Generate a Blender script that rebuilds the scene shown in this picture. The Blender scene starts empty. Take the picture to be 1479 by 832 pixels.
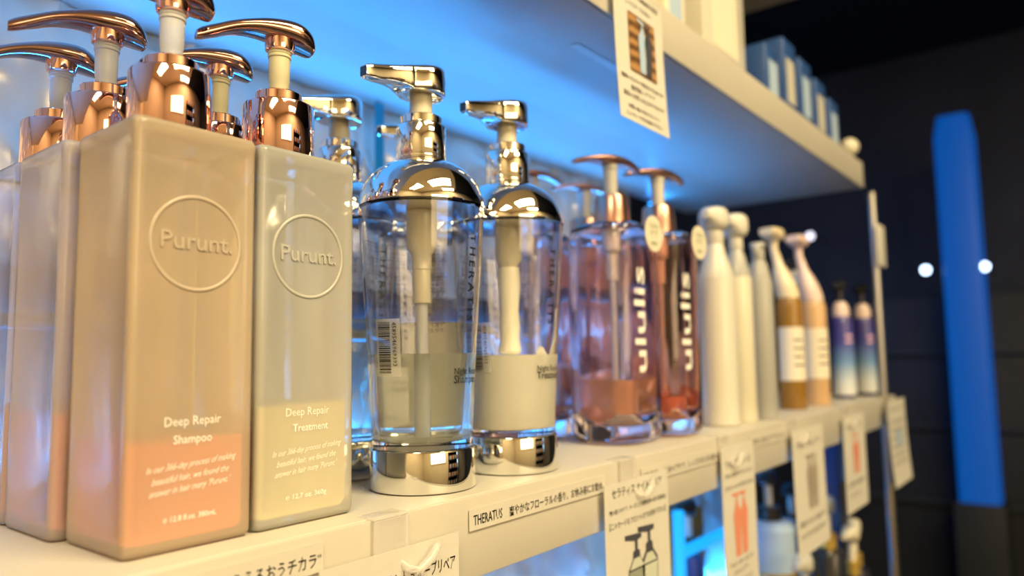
import bpy, bmesh, math, random
from mathutils import Matrix, Vector
random.seed(7)
S = bpy.context.scene
COL = S.collection
PI = math.pi

# ------------------------------------------------------------------ camera
cam_d = bpy.data.cameras.new('camera')
cam = bpy.data.objects.new('camera', cam_d)
COL.objects.link(cam)
R_ = ((0.62079874, -0.78379272, -0.01667036), (0.06248507, 0.07066496, -0.9955411), (0.78147587, 0.61698901, 0.09284406))
right, down, fwd = [Vector(r) for r in R_]
cam.matrix_world = Matrix(((right.x, -down.x, -fwd.x, 0), (right.y, -down.y, -fwd.y, -0.29865),
                           (right.z, -down.z, -fwd.z, 0.0825), (0, 0, 0, 1)))
cam_d.sensor_width = 36
cam_d.lens = 1062.6 / 1479 * 36
cam_d.clip_start = 0.02
cam_d.clip_end = 50
cam_d.dof.use_dof = True
cam_d.dof.focus_distance = 0.415
cam_d.dof.aperture_fstop = 4.3
S.camera = cam

# ------------------------------------------------------------------ world, exposure
w = bpy.data.worlds.new('world')
S.world = w
w.use_nodes = True
w.node_tree.nodes['Background'].inputs[0].default_value = (0.012, 0.012, 0.014, 1)
w.node_tree.nodes['Background'].inputs[1].default_value = 1
S.view_settings.view_transform = 'Standard'
S.view_settings.look = 'None'
S.view_settings.exposure = 0.0
S.view_settings.gamma = 1
S.view_settings.use_curve_mapping = False
S.cycles.max_bounces = 16
S.cycles.transmission_bounces = 14
S.cycles.transparent_max_bounces = 16
S.cycles.glossy_bounces = 6
S.cycles.diffuse_bounces = 4
S.cycles.caustics_reflective = False
S.cycles.caustics_refractive = True
S.cycles.blur_glossy = 0.3
S.cycles.sample_clamp_indirect = 14


# ------------------------------------------------------------------ lamps
def area(name, loc, rot, sx, sy, power, color):
    l = bpy.data.lights.new(name, 'AREA')
    l.shape = 'RECTANGLE'
    l.size = sx
    l.size_y = sy
    l.energy = power
    l.color = color
    o = bpy.data.objects.new(name, l)
    o.location = loc
    o.rotation_euler = rot
    COL.objects.link(o)
    return o


WARM = (1.0, 0.81, 0.47)
BLUE = (0.02, 0.31, 1.0)


# ------------------------------------------------------------------ materials
def mat(name, color=(.8, .8, .8), rough=.5, metal=0, trans=0, ior=1.45, emit=None, estr=0, coat=0, sss=0, bump=None, alpha=1, var=0, vscale=30):
    m = bpy.data.materials.new(name)
    m.use_nodes = True
    nt = m.node_tree
    b = nt.nodes['Principled BSDF']
    b.inputs['Base Color'].default_value = (*color, 1)
    b.inputs['Roughness'].default_value = rough
    b.inputs['Metallic'].default_value = metal
    b.inputs['Transmission Weight'].default_value = trans
    b.inputs['IOR'].default_value = ior
    b.inputs['Coat Weight'].default_value = coat
    b.inputs['Alpha'].default_value = alpha
    if sss:
        b.inputs['Subsurface Weight'].default_value = sss
        b.inputs['Subsurface Radius'].default_value = (.01, .007, .004)
        b.inputs['Subsurface Scale'].default_value = 1
    if emit:
        b.inputs['Emission Color'].default_value = (*emit, 1)
        b.inputs['Emission Strength'].default_value = estr
    if bump or var:
        tc = nt.nodes.new('ShaderNodeTexCoord')
        n = nt.nodes.new('ShaderNodeTexNoise')
        n.inputs['Scale'].default_value = bump[0] if bump else vscale
        n.inputs['Detail'].default_value = 4
        nt.links.new(tc.outputs['Object'], n.inputs['Vector'])
        if bump:
            bp = nt.nodes.new('ShaderNodeBump')
            bp.inputs['Strength'].default_value = bump[1]
            bp.inputs['Distance'].default_value = bump[2] if len(bump) > 2 else .001
            nt.links.new(n.outputs['Fac'], bp.inputs['Height'])
            nt.links.new(bp.outputs['Normal'], b.inputs['Normal'])
        if var:
            n2 = nt.nodes.new('ShaderNodeTexNoise')
            n2.inputs['Scale'].default_value = vscale
            nt.links.new(tc.outputs['Object'], n2.inputs['Vector'])
            r = nt.nodes.new('ShaderNodeValToRGB')
            r.color_ramp.elements[0].color = (*[c * (1 - var) for c in color], 1)
            r.color_ramp.elements[1].color = (*[min(1, c * (1 + var)) for c in color], 1)
            r.color_ramp.elements[0].position = .3
            r.color_ramp.elements[1].position = .7
            nt.links.new(n2.outputs['Fac'], r.inputs['Fac'])
            nt.links.new(r.outputs['Color'], b.inputs['Base Color'])
    return m


def gradmat(name, stops, z0, z1, rough=.3, trans=0, coat=0):
    m = mat(name, rough=rough, trans=trans, coat=coat)
    nt = m.node_tree
    tc = nt.nodes.new('ShaderNodeTexCoord')
    sp = nt.nodes.new('ShaderNodeSeparateXYZ')
    mr = nt.nodes.new('ShaderNodeMapRange')
    mr.inputs['From Min'].default_value = z0
    mr.inputs['From Max'].default_value = z1
    r = nt.nodes.new('ShaderNodeValToRGB')
    e = r.color_ramp.elements
    while len(e) < len(stops):
        e.new(.5)
    for i, (p, c) in enumerate(stops):
        e[i].position = p
        e[i].color = (*c, 1)
    nt.links.new(tc.outputs['Object'], sp.inputs[0])
    nt.links.new(sp.outputs['Z'], mr.inputs['Value'])
    nt.links.new(mr.outputs[0], r.inputs['Fac'])
    nt.links.new(r.outputs['Color'], nt.nodes['Principled BSDF'].inputs['Base Color'])
    return m


def frosted(name, color, clear=.35, rough=.3, trl=.55):
    m = bpy.data.materials.new(name)
    m.use_nodes = True
    nt = m.node_tree
    nt.nodes.remove(nt.nodes['Principled BSDF'])
    out = nt.nodes['Material Output']
    N = nt.nodes.new
    L = nt.links.new
    tp = N('ShaderNodeBsdfTransparent'); tp.inputs[0].default_value = (*[c ** .5 for c in color], 1)
    df = N('ShaderNodeBsdfDiffuse'); df.inputs[0].default_value = (*color, 1)
    tr = N('ShaderNodeBsdfTranslucent'); tr.inputs[0].default_value = (*[min(1, c * 1.08) for c in color], 1)
    gl = N('ShaderNodeBsdfGlossy'); gl.inputs['Roughness'].default_value = rough
    fr = N('ShaderNodeFresnel'); fr.inputs['IOR'].default_value = 1.42
    m1 = N('ShaderNodeMixShader'); m1.inputs[0].default_value = trl
    m2 = N('ShaderNodeMixShader'); m2.inputs[0].default_value = clear
    m3 = N('ShaderNodeMixShader')
    L(df.outputs[0], m1.inputs[1]); L(tr.outputs[0], m1.inputs[2])
    L(m1.outputs[0], m2.inputs[1]); L(tp.outputs[0], m2.inputs[2])
    L(fr.outputs[0], m3.inputs[0]); L(m2.outputs[0], m3.inputs[1]); L(gl.outputs[0], m3.inputs[2])
    L(m3.outputs[0], out.inputs['Surface'])
    return m


def clearmat(name, tint, rough=0.0, ior=1.45):
    return mat(name, tint, rough, trans=1, ior=ior)


M = dict(
    shelf=mat('cream_laminate', (.57, .54, .47), .42, bump=(260, .06, .0004), var=.03, vscale=9),
    paper=mat('card_paper', (.66, .64, .58), .55, var=.02, vscale=60),
    tape=mat('label_tape', (.65, .62, .55), .35),
    ink=mat('black_ink', (.015, .015, .015), .5),
    grey_ink=mat('grey_ink', (.07, .07, .09), .5),
    white_ink=mat('white_ink', (.92, .90, .84), .45),
    rose=mat('rose_gold_metal', (.90, .57, .50), .05, metal=1),
    rose_dark=mat('rose_gold_head_metal', (.50, .31, .27), .08, metal=1),
    chrome=mat('silver_chrome', (.86, .85, .81), .03, metal=1),
    peach=frosted('peach_frosted_plastic', (1.0, .83, .62), .50, .16, .34),
    raised=frosted('raised_frosted_plastic', (.98, .87, .72), .45, .15, .25),
    raised_pale=frosted('raised_pale_frosted_plastic', (.94, .94, .87), .45, .18, .25),
    pink=frosted('pink_frosted_plastic', (.97, .86, .84), .50, .18, .36),
    frost=frosted('clear_frosted_plastic', (.98, .98, .93), .50, .14, .36),
    orange_liq=mat('orange_shampoo', (1.0, .17, .005), .3),
    pink_liq=mat('coral_shampoo', (.80, .17, .09), .3),
    cream_liq=mat('yellow_cream_treatment', (1.0, .80, .22), .35),
    milk_stem=mat('milky_tube_plastic', (.80, .82, .84), .2, trans=.35, ior=1.3),
    yellow_stem=mat('cream_filled_tube_plastic', (.88, .82, .55), .25, trans=.2, ior=1.3),
    ivory=mat('ivory_plastic', (.74, .70, .56), .25, coat=.3),
    clear=clearmat('clear_glass_plastic', (1, 1, 1)),
    clear_pinkish=clearmat('pale_lilac_clear_plastic', (.975, .89, .955)),
    red_clear=clearmat('red_tinted_clear_plastic', (.97, .66, .58)),
    green_liq=mat('pale_grey_green_liquid', (.93, .97, .88), .02, trans=.80, ior=1.33),
    tea_liq=mat('tea_orange_liquid', (.92, .50, .30), .05, trans=.5, ior=1.33),
    white_cream=mat('white_cream_treatment', (.98, .95, .80), .3),
    copper=mat('satin_copper_metal', (.62, .36, .28), .28, metal=1),
    white_pl=mat('white_plastic', (.66, .64, .56), .3, coat=.3),
    grey_pl=mat('silver_grey_plastic', (.42, .42, .40), .3, coat=.3),
    tan_pl=mat('beige_plastic', (.80, .68, .46), .3, coat=.2),
    pink_pl=mat('pale_pink_plastic', (.80, .62, .56), .3, coat=.2),
    black_pl=mat('black_plastic', (.015, .015, .018), .25, coat=.4),
    amber=mat('amber_plastic', (.42, .22, .04), .12, trans=.3),
    light_amber=mat('light_amber_plastic', (.80, .52, .28), .15, trans=.2),
    label=mat('cream_label_paper', (.82, .75, .60), .5),
    clip=mat('clear_clip_plastic', (.86, .82, .78), .08, alpha=.32, coat=1),
    blue_box=mat('blue_carton', (.03, .09, .30), .35, coat=.2),
    pale_blue=mat('pale_blue_carton', (.45, .60, .80), .3),
    gold=mat('gold_label_foil', (.70, .48, .12), .3, metal=.6),
    red_box=mat('red_carton', (.45, .08, .08), .3),
    post=mat('brushed_steel_post', (.55, .54, .50), .3, metal=1),
    wall_cream=mat('cream_wall_paint', (.60, .50, .34), .8, var=.05, vscale=2),
    wall_dark=mat('dark_wall_paint', (.030, .034, .040), .6, var=.2, vscale=2),
    floor=mat('dark_floor_tile', (.02, .02, .02), .35, var=.2, vscale=2),
    ceil_dark=mat('black_ceiling_paint', (.006, .006, .005), .8),
)


for k_ in ('ink', 'grey_ink', 'white_ink'):
    M[k_].node_tree.nodes['Principled BSDF'].inputs['Specular IOR Level'].default_value = .05


# ------------------------------------------------------------------ object helpers
def new(name, me, m=None, parent=None, loc=None, smooth=False):
    o = bpy.data.objects.new(name, me)
    COL.objects.link(o)
    if m is not None and not me.materials:
        me.materials.append(m)
    if smooth:
        me.polygons.foreach_set('use_smooth', [True] * len(me.polygons))
        me.update()
    if parent is not None:
        o.parent = parent
    if loc is not None:
        o.location = loc
    return o


def thing(name, label, cat, loc, group=None, rz=0):
    o = bpy.data.objects.new(name, None)
    o.empty_display_size = .02
    COL.objects.link(o)
    o.location = loc
    o.rotation_euler.z = rz
    return tag(o, label, cat, group)


def tag(o, label, cat, group=None):
    o['label'] = label
    o['category'] = cat
    if group:
        o['group'] = group
    return o


def mesh(name, verts, faces):
    me = bpy.data.meshes.new(name)
    me.from_pydata(verts, [], faces)
    bm = bmesh.new()
    bm.from_mesh(me)
    bmesh.ops.recalc_face_normals(bm, faces=bm.faces)
    bm.to_mesh(me)
    bm.free()
    return me


def raw(name, verts, faces):
    me = bpy.data.meshes.new(name)
    me.from_pydata(verts, [], faces)
    me.update()
    return me


def sharpen(me, ang=40):
    me.polygons.foreach_set('use_smooth', [True] * len(me.polygons))
    me.set_sharp_from_angle(angle=math.radians(ang))


def box(name, c, s, bev=0, seg=2):
    bm = bmesh.new()
    bmesh.ops.create_cube(bm, size=1, matrix=Matrix.Translation(c) @ Matrix.Diagonal((*s, 1)))
    if bev:
        bmesh.ops.bevel(bm, geom=bm.edges[:], offset=bev, segments=seg, affect='EDGES', profile=.5)
    me = bpy.data.meshes.new(name)
    bm.to_mesh(me)
    bm.free()
    if bev:
        sharpen(me, 50)
    return me


def lathe(name, prof, n=64, caps=True, ang=35, c=(0, 0)):
    """prof: [(r, z)...] from bottom to top; closed with caps at the axis"""
    v = []
    f = []
    for r, z in prof:
        for i in range(n):
            a = 2 * PI * i / n
            v.append((c[0] + r * math.cos(a), c[1] + r * math.sin(a), z))
    for j in range(len(prof) - 1):
        for i in range(n):
            k = (i + 1) % n
            f.append((j * n + i, j * n + k, (j + 1) * n + k, (j + 1) * n + i))
    if caps:
        f.append(tuple(range(n))[::-1])
        f.append(tuple((len(prof) - 1) * n + i for i in range(n)))
    me = raw(name, v, f)
    sharpen(me, ang)
    return me


def lathe_shell(name, outer, inner, n=72, ang=35):
    """closed shell with a cavity: outer and inner are profiles bottom to top, each capped; inner faces flipped"""
    v = []
    f = []
    for prof, flip in ((outer, 0), (inner, 1)):
        b = len(v)
        for r, z in prof:
            for i in range(n):
                a = 2 * PI * i / n
                v.append((r * math.cos(a), r * math.sin(a), z))
        L = []
        for j in range(len(prof) - 1):
            for i in range(n):
                k = (i + 1) % n
                L.append((b + j * n + i, b + j * n + k, b + (j + 1) * n + k, b + (j + 1) * n + i))
        L.append(tuple(b + i for i in range(n))[::-1])
        L.append(tuple(b + (len(prof) - 1) * n + i for i in range(n)))
        if flip:
            L = [t[::-1] for t in L]
        f += L
    me = raw(name, v, f)
    sharpen(me, ang)
    return me


def rring(hx, hy, rad, z, k=6):
    pts = []
    for q, (sx, sy) in enumerate(((1, 1), (-1, 1), (-1, -1), (1, -1))):
        for i in range(k + 1):
            a = PI / 2 * q + PI / 2 * i / k
            pts.append((sx * (hx - rad) + rad * math.cos(a), sy * (hy - rad) + rad * math.sin(a), z))
    return pts


def rloft(name, secs, k=6, ang=40):
    """secs: [(hx, hy, radius, z)...] rounded rectangle sections"""
    v = []
    f = []
    for s in secs:
        v += rring(*s, k=k)
    n = 4 * (k + 1)
    for j in range(len(secs) - 1):
        for i in range(n):
            q = (i + 1) % n
            f.append((j * n + i, j * n + q, (j + 1) * n + q, (j + 1) * n + i))
    f.append(tuple(range(n))[::-1])
    f.append(tuple((len(secs) - 1) * n + i for i in range(n)))
    me = raw(name, v, f)
    sharpen(me, ang)
    return me


def join_raw(name, a, b_, flip_b=True):
    """outer mesh a plus inner mesh b with flipped faces = one shell"""
    v = [tuple(x.co) for x in a.vertices]
    f = [tuple(p.vertices) for p in a.polygons]
    n = len(v)
    v += [tuple(x.co) for x in b_.vertices]
    f += [tuple(n + i for i in (reversed(p.vertices) if flip_b else p.vertices)) for p in b_.polygons]
    me = raw(name, v, f)
    sharpen(me, 40)
    return me


def tube(name, pts, rads, n=12):
    v = []
    f = []
    P = [Vector(p) for p in pts]
    if not isinstance(rads, (list, tuple)):
        rads = [rads] * len(P)
    up = Vector((0, 0, 1))
    for i, p in enumerate(P):
        t = (P[min(i + 1, len(P) - 1)] - P[max(i - 1, 0)]).normalized()
        s = t.cross(up)
        if s.length < .01:
            s = t.cross(Vector((0, 1, 0)))
        s.normalize()
        u = s.cross(t)
        for j in range(n):
            a = 2 * PI * j / n
            v.append(tuple(p + (s * math.cos(a) + u * math.sin(a)) * rads[i]))
    for i in range(len(P) - 1):
        for j in range(n):
            k = (j + 1) % n
            f.append((i * n + j, i * n + k, (i + 1) * n + k, (i + 1) * n + j))
    f.append(tuple(range(n)))
    f.append(tuple((len(P) - 1) * n + j for j in range(n)))
    me = mesh(name, v, f)
    sharpen(me, 50)
    return me


def head_mesh(name, st, hollow=0., ex=2.6, n=24, res=3):
    """pump head swept along x. st: [(x, z_top, z_bottom, half_width)...]; hollow scoops the underside"""
    # catmull-rom resample
    S_ = []
    for i in range(len(st) - 1):
        p0, p1, p2, p3 = st[max(i - 1, 0)], st[i], st[i + 1], st[min(i + 2, len(st) - 1)]
        for q in range(res):
            t = q / res
            S_.append(tuple(.5 * ((2 * b) + (c - a) * t + (2 * a - 5 * b + 4 * c - d) * t * t + (-a + 3 * b - 3 * c + d) * t ** 3) for a, b, c, d in zip(p0, p1, p2, p3)))
    S_.append(tuple(st[-1]))
    v = []
    f = []
    for x, zt, zb, hw in S_:
        zm = (zt + zb) / 2
        hh = (zt - zb) / 2
        for i in range(n):
            a = 2 * PI * i / n
            c, s = math.cos(a), math.sin(a)
            y = hw * abs(c) ** (2 / ex) * (1 if c >= 0 else -1)
            z = hh * abs(s) ** (2 / ex) * (1 if s >= 0 else -1)
            if s < 0 and hollow:
                z += hollow * 2 * hh * (1 - (y / hw) ** 2) ** .5 if abs(y) < hw else 0
            v.append((x, y, zm + z))
    for j in range(len(S_) - 1):
        for i in range(n):
            k = (i + 1) % n
            f.append((j * n + i, j * n + k, (j + 1) * n + k, (j + 1) * n + i))
    f.append(tuple(range(n)))
    f.append(tuple((len(S_) - 1) * n + i for i in range(n)))
    me = mesh(name, v, f)
    sharpen(me, 55)
    return me


def text_mesh(s, size, res=2, extrude=0, align='LEFT', sx=1, shear=0, bold=0, spacing=1):
    c = bpy.data.curves.new('t', 'FONT')
    c.body = s
    c.size = size
    c.resolution_u = res
    c.extrude = extrude
    c.align_x = align
    c.shear = shear
    c.offset = bold * size
    c.space_character = spacing
    o = bpy.data.objects.new('t', c)
    COL.objects.link(o)
    bpy.context.view_layer.update()
    dg = bpy.context.evaluated_depsgraph_get()
    me = bpy.data.meshes.new_from_object(o.evaluated_get(dg))
    bpy.data.objects.remove(o)
    bpy.data.curves.remove(c)
    me.materials.clear()
    me.name = 'printed_text'
    if sx != 1:
        for v in me.vertices:
            v.co.x *= sx
    return me


def fit(me, width):
    xs = [v.co.x for v in me.vertices]
    k = width / (max(xs) - min(xs))
    x0 = min(xs)
    for v in me.vertices:
        v.co.x = (v.co.x - x0) * k
    return me


def plane_text(s, x0, z0, size, m, parent, y=0., width=None, slope=0, name='printed_text', **kw):
    """text facing -y in the parent's space, baseline start (x0, z0)"""
    me = text_mesh(s, size, **kw)
    if width:
        fit(me, width)
    for v in me.vertices:
        x, yy, zz = v.co
        v.co = (x0 + x, y - zz, z0 + yy + slope * x)
    me.update()
    return new(name, me, m, parent)


def wrap(me, rf, a0, z0, off=.00025, rot=0):
    """bend a flat text mesh round a lathe body. rf(z) radius; a0 angle of origin; rot 90 = runs down, letters turned clockwise; -90 = runs up"""
    for v in me.vertices:
        x, y, zz = v.co
        if rot == 90:
            x, y = y, -x
        elif rot == -90:
            x, y = -y, x
        z = z0 + y
        r = rf(z) + off + zz
        a = a0 + x / r
        v.co = (r * math.cos(a), r * math.sin(a), z)
    me.update()
    return me


def strip_mesh(name, rects, rf, off=.0002, seg=4):
    """rects in (angle0, z0, angle1, z1) wrapped round a body"""
    v = []
    f = []
    for a0, z0, a1, z1 in rects:
        b = len(v)
        for i in range(seg + 1):
            a = a0 + (a1 - a0) * i / seg
            for z in (z0, z1):
                r = rf(z) + off
                v.append((r * math.cos(a), r * math.sin(a), z))
        for i in range(seg):
            f.append((b + 2 * i, b + 2 * i + 2, b + 2 * i + 3, b + 2 * i + 1))
    me = raw(name, v, f)
    return me


# ------------------------------------------------------------------ the room and the shelf unit
def struct(name, me, m):
    o = new(name, me, m)
    o['kind'] = 'structure'
    return o


X0, X1, Y0, Y1, Z0, Z1 = -2.2, 4.6, -2.6, 2.4, -1.15, 1.75
struct('floor', box('floor', ((X0 + X1) / 2, (Y0 + Y1) / 2, Z0 - .03), (X1 - X0, Y1 - Y0, .06)), M['floor'])
struct('ceiling', box('ceiling', ((1.3 + X1) / 2, (Y0 + Y1) / 2, Z1 + .03), (X1 - 1.3, Y1 - Y0, .06)), M['ceil_dark'])
struct('ceiling_over_aisle', box('ceiling', ((X0 + 1.3) / 2, (Y0 + Y1) / 2, Z1 + .03), (1.3 - X0, Y1 - Y0, .06)), M['wall_cream'])
struct('wall_left', box('wall', (X0 - .03, (Y0 + Y1) / 2, (Z0 + Z1) / 2), (.06, Y1 - Y0, Z1 - Z0)), M['wall_cream'])
struct('wall_right', box('wall', (X1 + .03, (Y0 + Y1) / 2, (Z0 + Z1) / 2), (.06, Y1 - Y0, Z1 - Z0)), M['wall_dark'])
struct('wall_front', box('wall', ((X0 + X1) / 2, Y0 - .03, (Z0 + Z1) / 2), (X1 - X0, .06, Z1 - Z0)), M['wall_cream'])
struct('wall_back', box('wall', ((X0 + X1) / 2, Y1 + .03, (Z0 + Z1) / 2), (X1 - X0, .06, Z1 - Z0)), M['wall_dark'])
# partition the shelf unit stands against
struct('wall_partition', box('wall', (-.5, .375, (Z0 + Z1) / 2), (3.3, .07, Z1 - Z0)), M['wall_cream'])

# ceiling light panels of the shop
for k_, (lx, ly, sx, sy, e) in enumerate(((.35, -1.25, 1.2, .5, 54), (-1.2, -1.0, .9, .45, 40), (.7, -2.1, .9, .4, 32))):
    t = thing('ceiling_light', ('largest warm ceiling light panel, over the aisle', 'warm ceiling light panel near the left wall', 'narrow warm ceiling light panel near the opposite wall')[k_], 'ceiling light', (lx, ly, Z1), 'ceiling light panels')
    new('frame', box('frame', (0, 0, -.02), (sx + .06, sy + .06, .04), .004), M['white_pl'], t)
    area('lamp', (lx, ly, Z1 - .045), (0, 0, 0), sx, sy, e, WARM)

# added warm fill panel on the opposite wall, brightening the film
t = thing('aisle_fill_light', 'broad amber fill panel added on the opposite side of the aisle', 'wall light', (-.25, Y0, .62))
new('frame', box('frame', (0, .02, 0), (1.56, .04, .86), .004), M['white_pl'], t)
area('lamp', (-.25, Y0 + .046, .62), (math.radians(90), 0, 0), 1.5, .8, 21, (1.0, .74, .42))

# shop window in the opposite wall, daylight
win = mat('daylight_window', (.1, .1, .1), .5, emit=(.45, .7, 1.0), estr=2.2)
for i, (wx, wz) in enumerate(((1.35, .35), (1.95, .35))):
    o = struct('window_%d' % (i + 1), box('window', (wx, Y0 + .01, wz), (.5, .02, 1.1)), win)
    fr = box('window_frame', (0, 0, 0), (.03, .05, 1.2))
    for k in (-.265, .265):
        p = new('window_frame', fr, M['black_pl'], o)
        p.location = (wx + k, Y0 + .03, wz)

LX0, LX1 = -.7, 1.52
# shelves: board with a front edge band
def shelf(name, label, x0, x1, z0, z1, y1=.332):
    t = thing(name, label, 'shelf', ((x0 + x1) / 2, .16, z0))
    cx_ = 0
    new('board', box('board', (cx_, (.003 + y1) / 2 - .16, (z1 - z0) / 2), (x1 - x0, y1 - .003, z1 - z0), .0012), M['shelf'], t)
    new('front_edge', box('front_edge', (cx_, -.16 + .001, (z1 - z0) / 2), (x1 - x0, .002, z1 - z0 - .0008), .0004), M['shelf'], t)
    return t


mid_shelf = shelf('display_shelf', 'cream shelf board the square and round pump bottles stand on', LX0, LX1, -.0485, 0)
top_shelf = shelf('display_shelf', 'cream shelf board above the bottles, its underside lit blue', LX0, 1.375, .365, .4105)
low_shelf = shelf('display_shelf', 'cream shelf board below, crowded with dark pump bottles', LX0, LX1, -.40, -.36)
hi_shelf = shelf('display_shelf', 'topmost cream shelf board, only its end seen above the black room', LX0, 1.36, .735, .78)

# steel posts at the front corners
for (px, lab) in ((1.425, 'thin steel post at the far front corner of the shelves'),):
    o = thing('shelf_post', lab, 'post', (px, .0, Z0))
    new('rod', lathe('rod', [(.0075, 0), (.0075, -Z0 + .365)], 20), M['post'], o)
    new('foot', lathe('foot', [(.02, 0), (.02, .008), (.009, .014)], 20), M['post'], o)
pc = tag(new('post_sign', box('post_sign', (0, 0, 0), (.060, .003, .075), .001), M['paper'], None, (1.425, -.0105, .268)), 'small cream sign clipped to the far steel post', 'sign')
kn = thing('finial_knob', 'small round cream knob at the far corner of the upper shelf', 'knob', (1.34, .012, .4105))
new('stem', lathe('stem', [(.006, 0), (.006, .008)], 16), M['post'], kn)
new('ball', lathe('ball', [(.0005, .006)] + [(.016 * math.sin(a), .022 - .016 * math.cos(a)) for a in [PI * i / 12 for i in range(1, 12)]] + [(.0005, .038)], 24), M['ivory'], kn)


# crumpled foil back panel (real geometry)
def foil(name, x0, x1, z0, z1, y, step, amp, seed):
    from mathutils import noise
    nx = int((x1 - x0) / step)
    nz = int((z1 - z0) / step)
    v = []
    f = []
    for j in range(nz + 1):
        for i in range(nx + 1):
            x = x0 + (x1 - x0) * i / nx
            z = z0 + (z1 - z0) * j / nz
            p = Vector((x * 11 + seed + z * 4, z * 7, seed * 1.7))
            q = p + .9 * noise.noise_vector(p * 1.4)
            h = noise.ridged_multi_fractal(q, .9, 2.1, 5, 1.0, 2.0, noise_basis='VORONOI_F2F1')
            h2 = noise.noise(Vector((x * 30, z * 16, seed)))
            v.append((x, y - amp * .42 * h - amp * .25 * h2, z))
    for j in range(nz):
        for i in range(nx):
            a = j * (nx + 1) + i
            f.append((a, a + 1, a + nx + 2, a + nx + 1))
    me = raw(name, v, f)
    sharpen(me, 14)
    return me


fm = mat('crumpled_silver_film', (.88, .83, .72), .18, metal=.25, coat=.3, var=.25, vscale=12)
fp = thing('foil_back_panel', 'crumpled silvery film covering the back panel behind the bottles', 'back panel', (0, .322, 0))
new('film', foil('film', -.65, 1.02, .002, .3645, 0, .004, .020, 3.), fm, fp)
new('teal_seam', box('teal_seam', (.528, -.0225, .182), (.012, .002, .360)), mat('teal_tape', (.02, .30, .42), .3), fp, None)
new('backing_board', box('backing_board', (.185, .006, .182), (1.67, .004, .362)), M['shelf'], fp)
fp2 = thing('foil_back_panel', 'crumpled film panel glowing blue below the bottle shelf', 'back panel', (0, .30, -.36))
new('film', foil('film', -.3, 1.46, .002, .30, 0, .006, .008, 9.), fm, fp2)
new('backing_board', box('backing_board', (.58, .012, .15), (1.76, .004, .298)), M['shelf'], fp2)

# blue LED strips: behind the top of the film panel, washing up the film from its foot, and an added unseen rail lighting the shelf underside
led = mat('blue_led', (.1, .3, .8), .4, emit=BLUE, estr=6)
for (y, z, lab, e, x0, x1) in ((.306, .352, 'short cyan LED lamp at the end of the film panel under the upper shelf', .12, 1.17, 1.20), (.296, .004, 'blue LED strip in a channel along the foot of the film panel', 1.6, -.3, 1.1),
                               (.270, .110, 'added blue LED rail on thin legs, unseen behind the bottles', 4.8, -.02, 1.12), (.280, -.354, 'blue LED strip along the foot of the lower film panel', 6.5, -.2, 1.45)):
    t = thing('light_strip', lab, 'LED strip', ((x0 + x1) / 2, y, z))
    new('strip', box('strip', (0, 0, -.0015), (x1 - x0, .008, .003)), led, t)
    if z < .3:
        new('channel', box('channel', (0, -.007, .002), (x1 - x0, .001, .010)), M['shelf'], t)  # front lip added to screen the bright strip from view
    if z == .110:
        new('light_baffle', box('light_baffle', (0, .0055, .018), (x1 - x0, .001, .044)), M['black_pl'], t)  # added baffle keeping the rail's blue light off the film
        for bx in (-.3, 0, .3):
            new('leg', box('leg', (bx, .004, -.0555), (.005, .005, .108)), M['black_pl'], t)
    area('lamp', ((x0 + x1) / 2, y, z + .0005), (PI if z < .3 else math.radians(-100), 0, 0), x1 - x0, .006, e, BLUE)


# ------------------------------------------------------------------ square frosted pump bottles
P_HEAD = [(-.0480, .2570, .2515, .0028), (-.0450, .2592, .2522, .0034), (-.038, .2625, .2550, .0046), (-.028, .2668, .2592, .0064), (-.018, .2700, .2612, .0082),
          (-.008, .2726, .2610, .0100), (.003, .2738, .2595, .0116), (.011, .2728, .2582, .0116), (.0165, .2695, .2575, .0098), (.0195, .2655, .2572, .0068), (.0205, .2625, .2585, .0035)]
p_head = head_mesh('pump_head', P_HEAD, hollow=.06, ex=2.4)
p_socket = lathe('socket', [(.0068, .2555), (.0082, .2562), (.0086, .259), (.0082, .268), (.006, .2705)], 32)
p_collar = lathe('collar', [(.0150, .1925), (.0188, .1926), (.0193, .1935), (.0193, .2225), (.0188, .2235), (.0135, .2238)], 72)
p_ring = lathe('neck_ring', [(.0120, .2236), (.0127, .2242), (.0127, .2302), (.0121, .2308), (.006, .2309)], 48)
p_stem = lathe('stem', [(.0053, .2285), (.0053, .2375), (.0056, .238), (.0058, .2515), (.0064, .252), (.0064, .2532), (.0060, .2536), (.0064, .254), (.0064, .2552), (.0060, .2558)], 32)
HB = .0297


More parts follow.
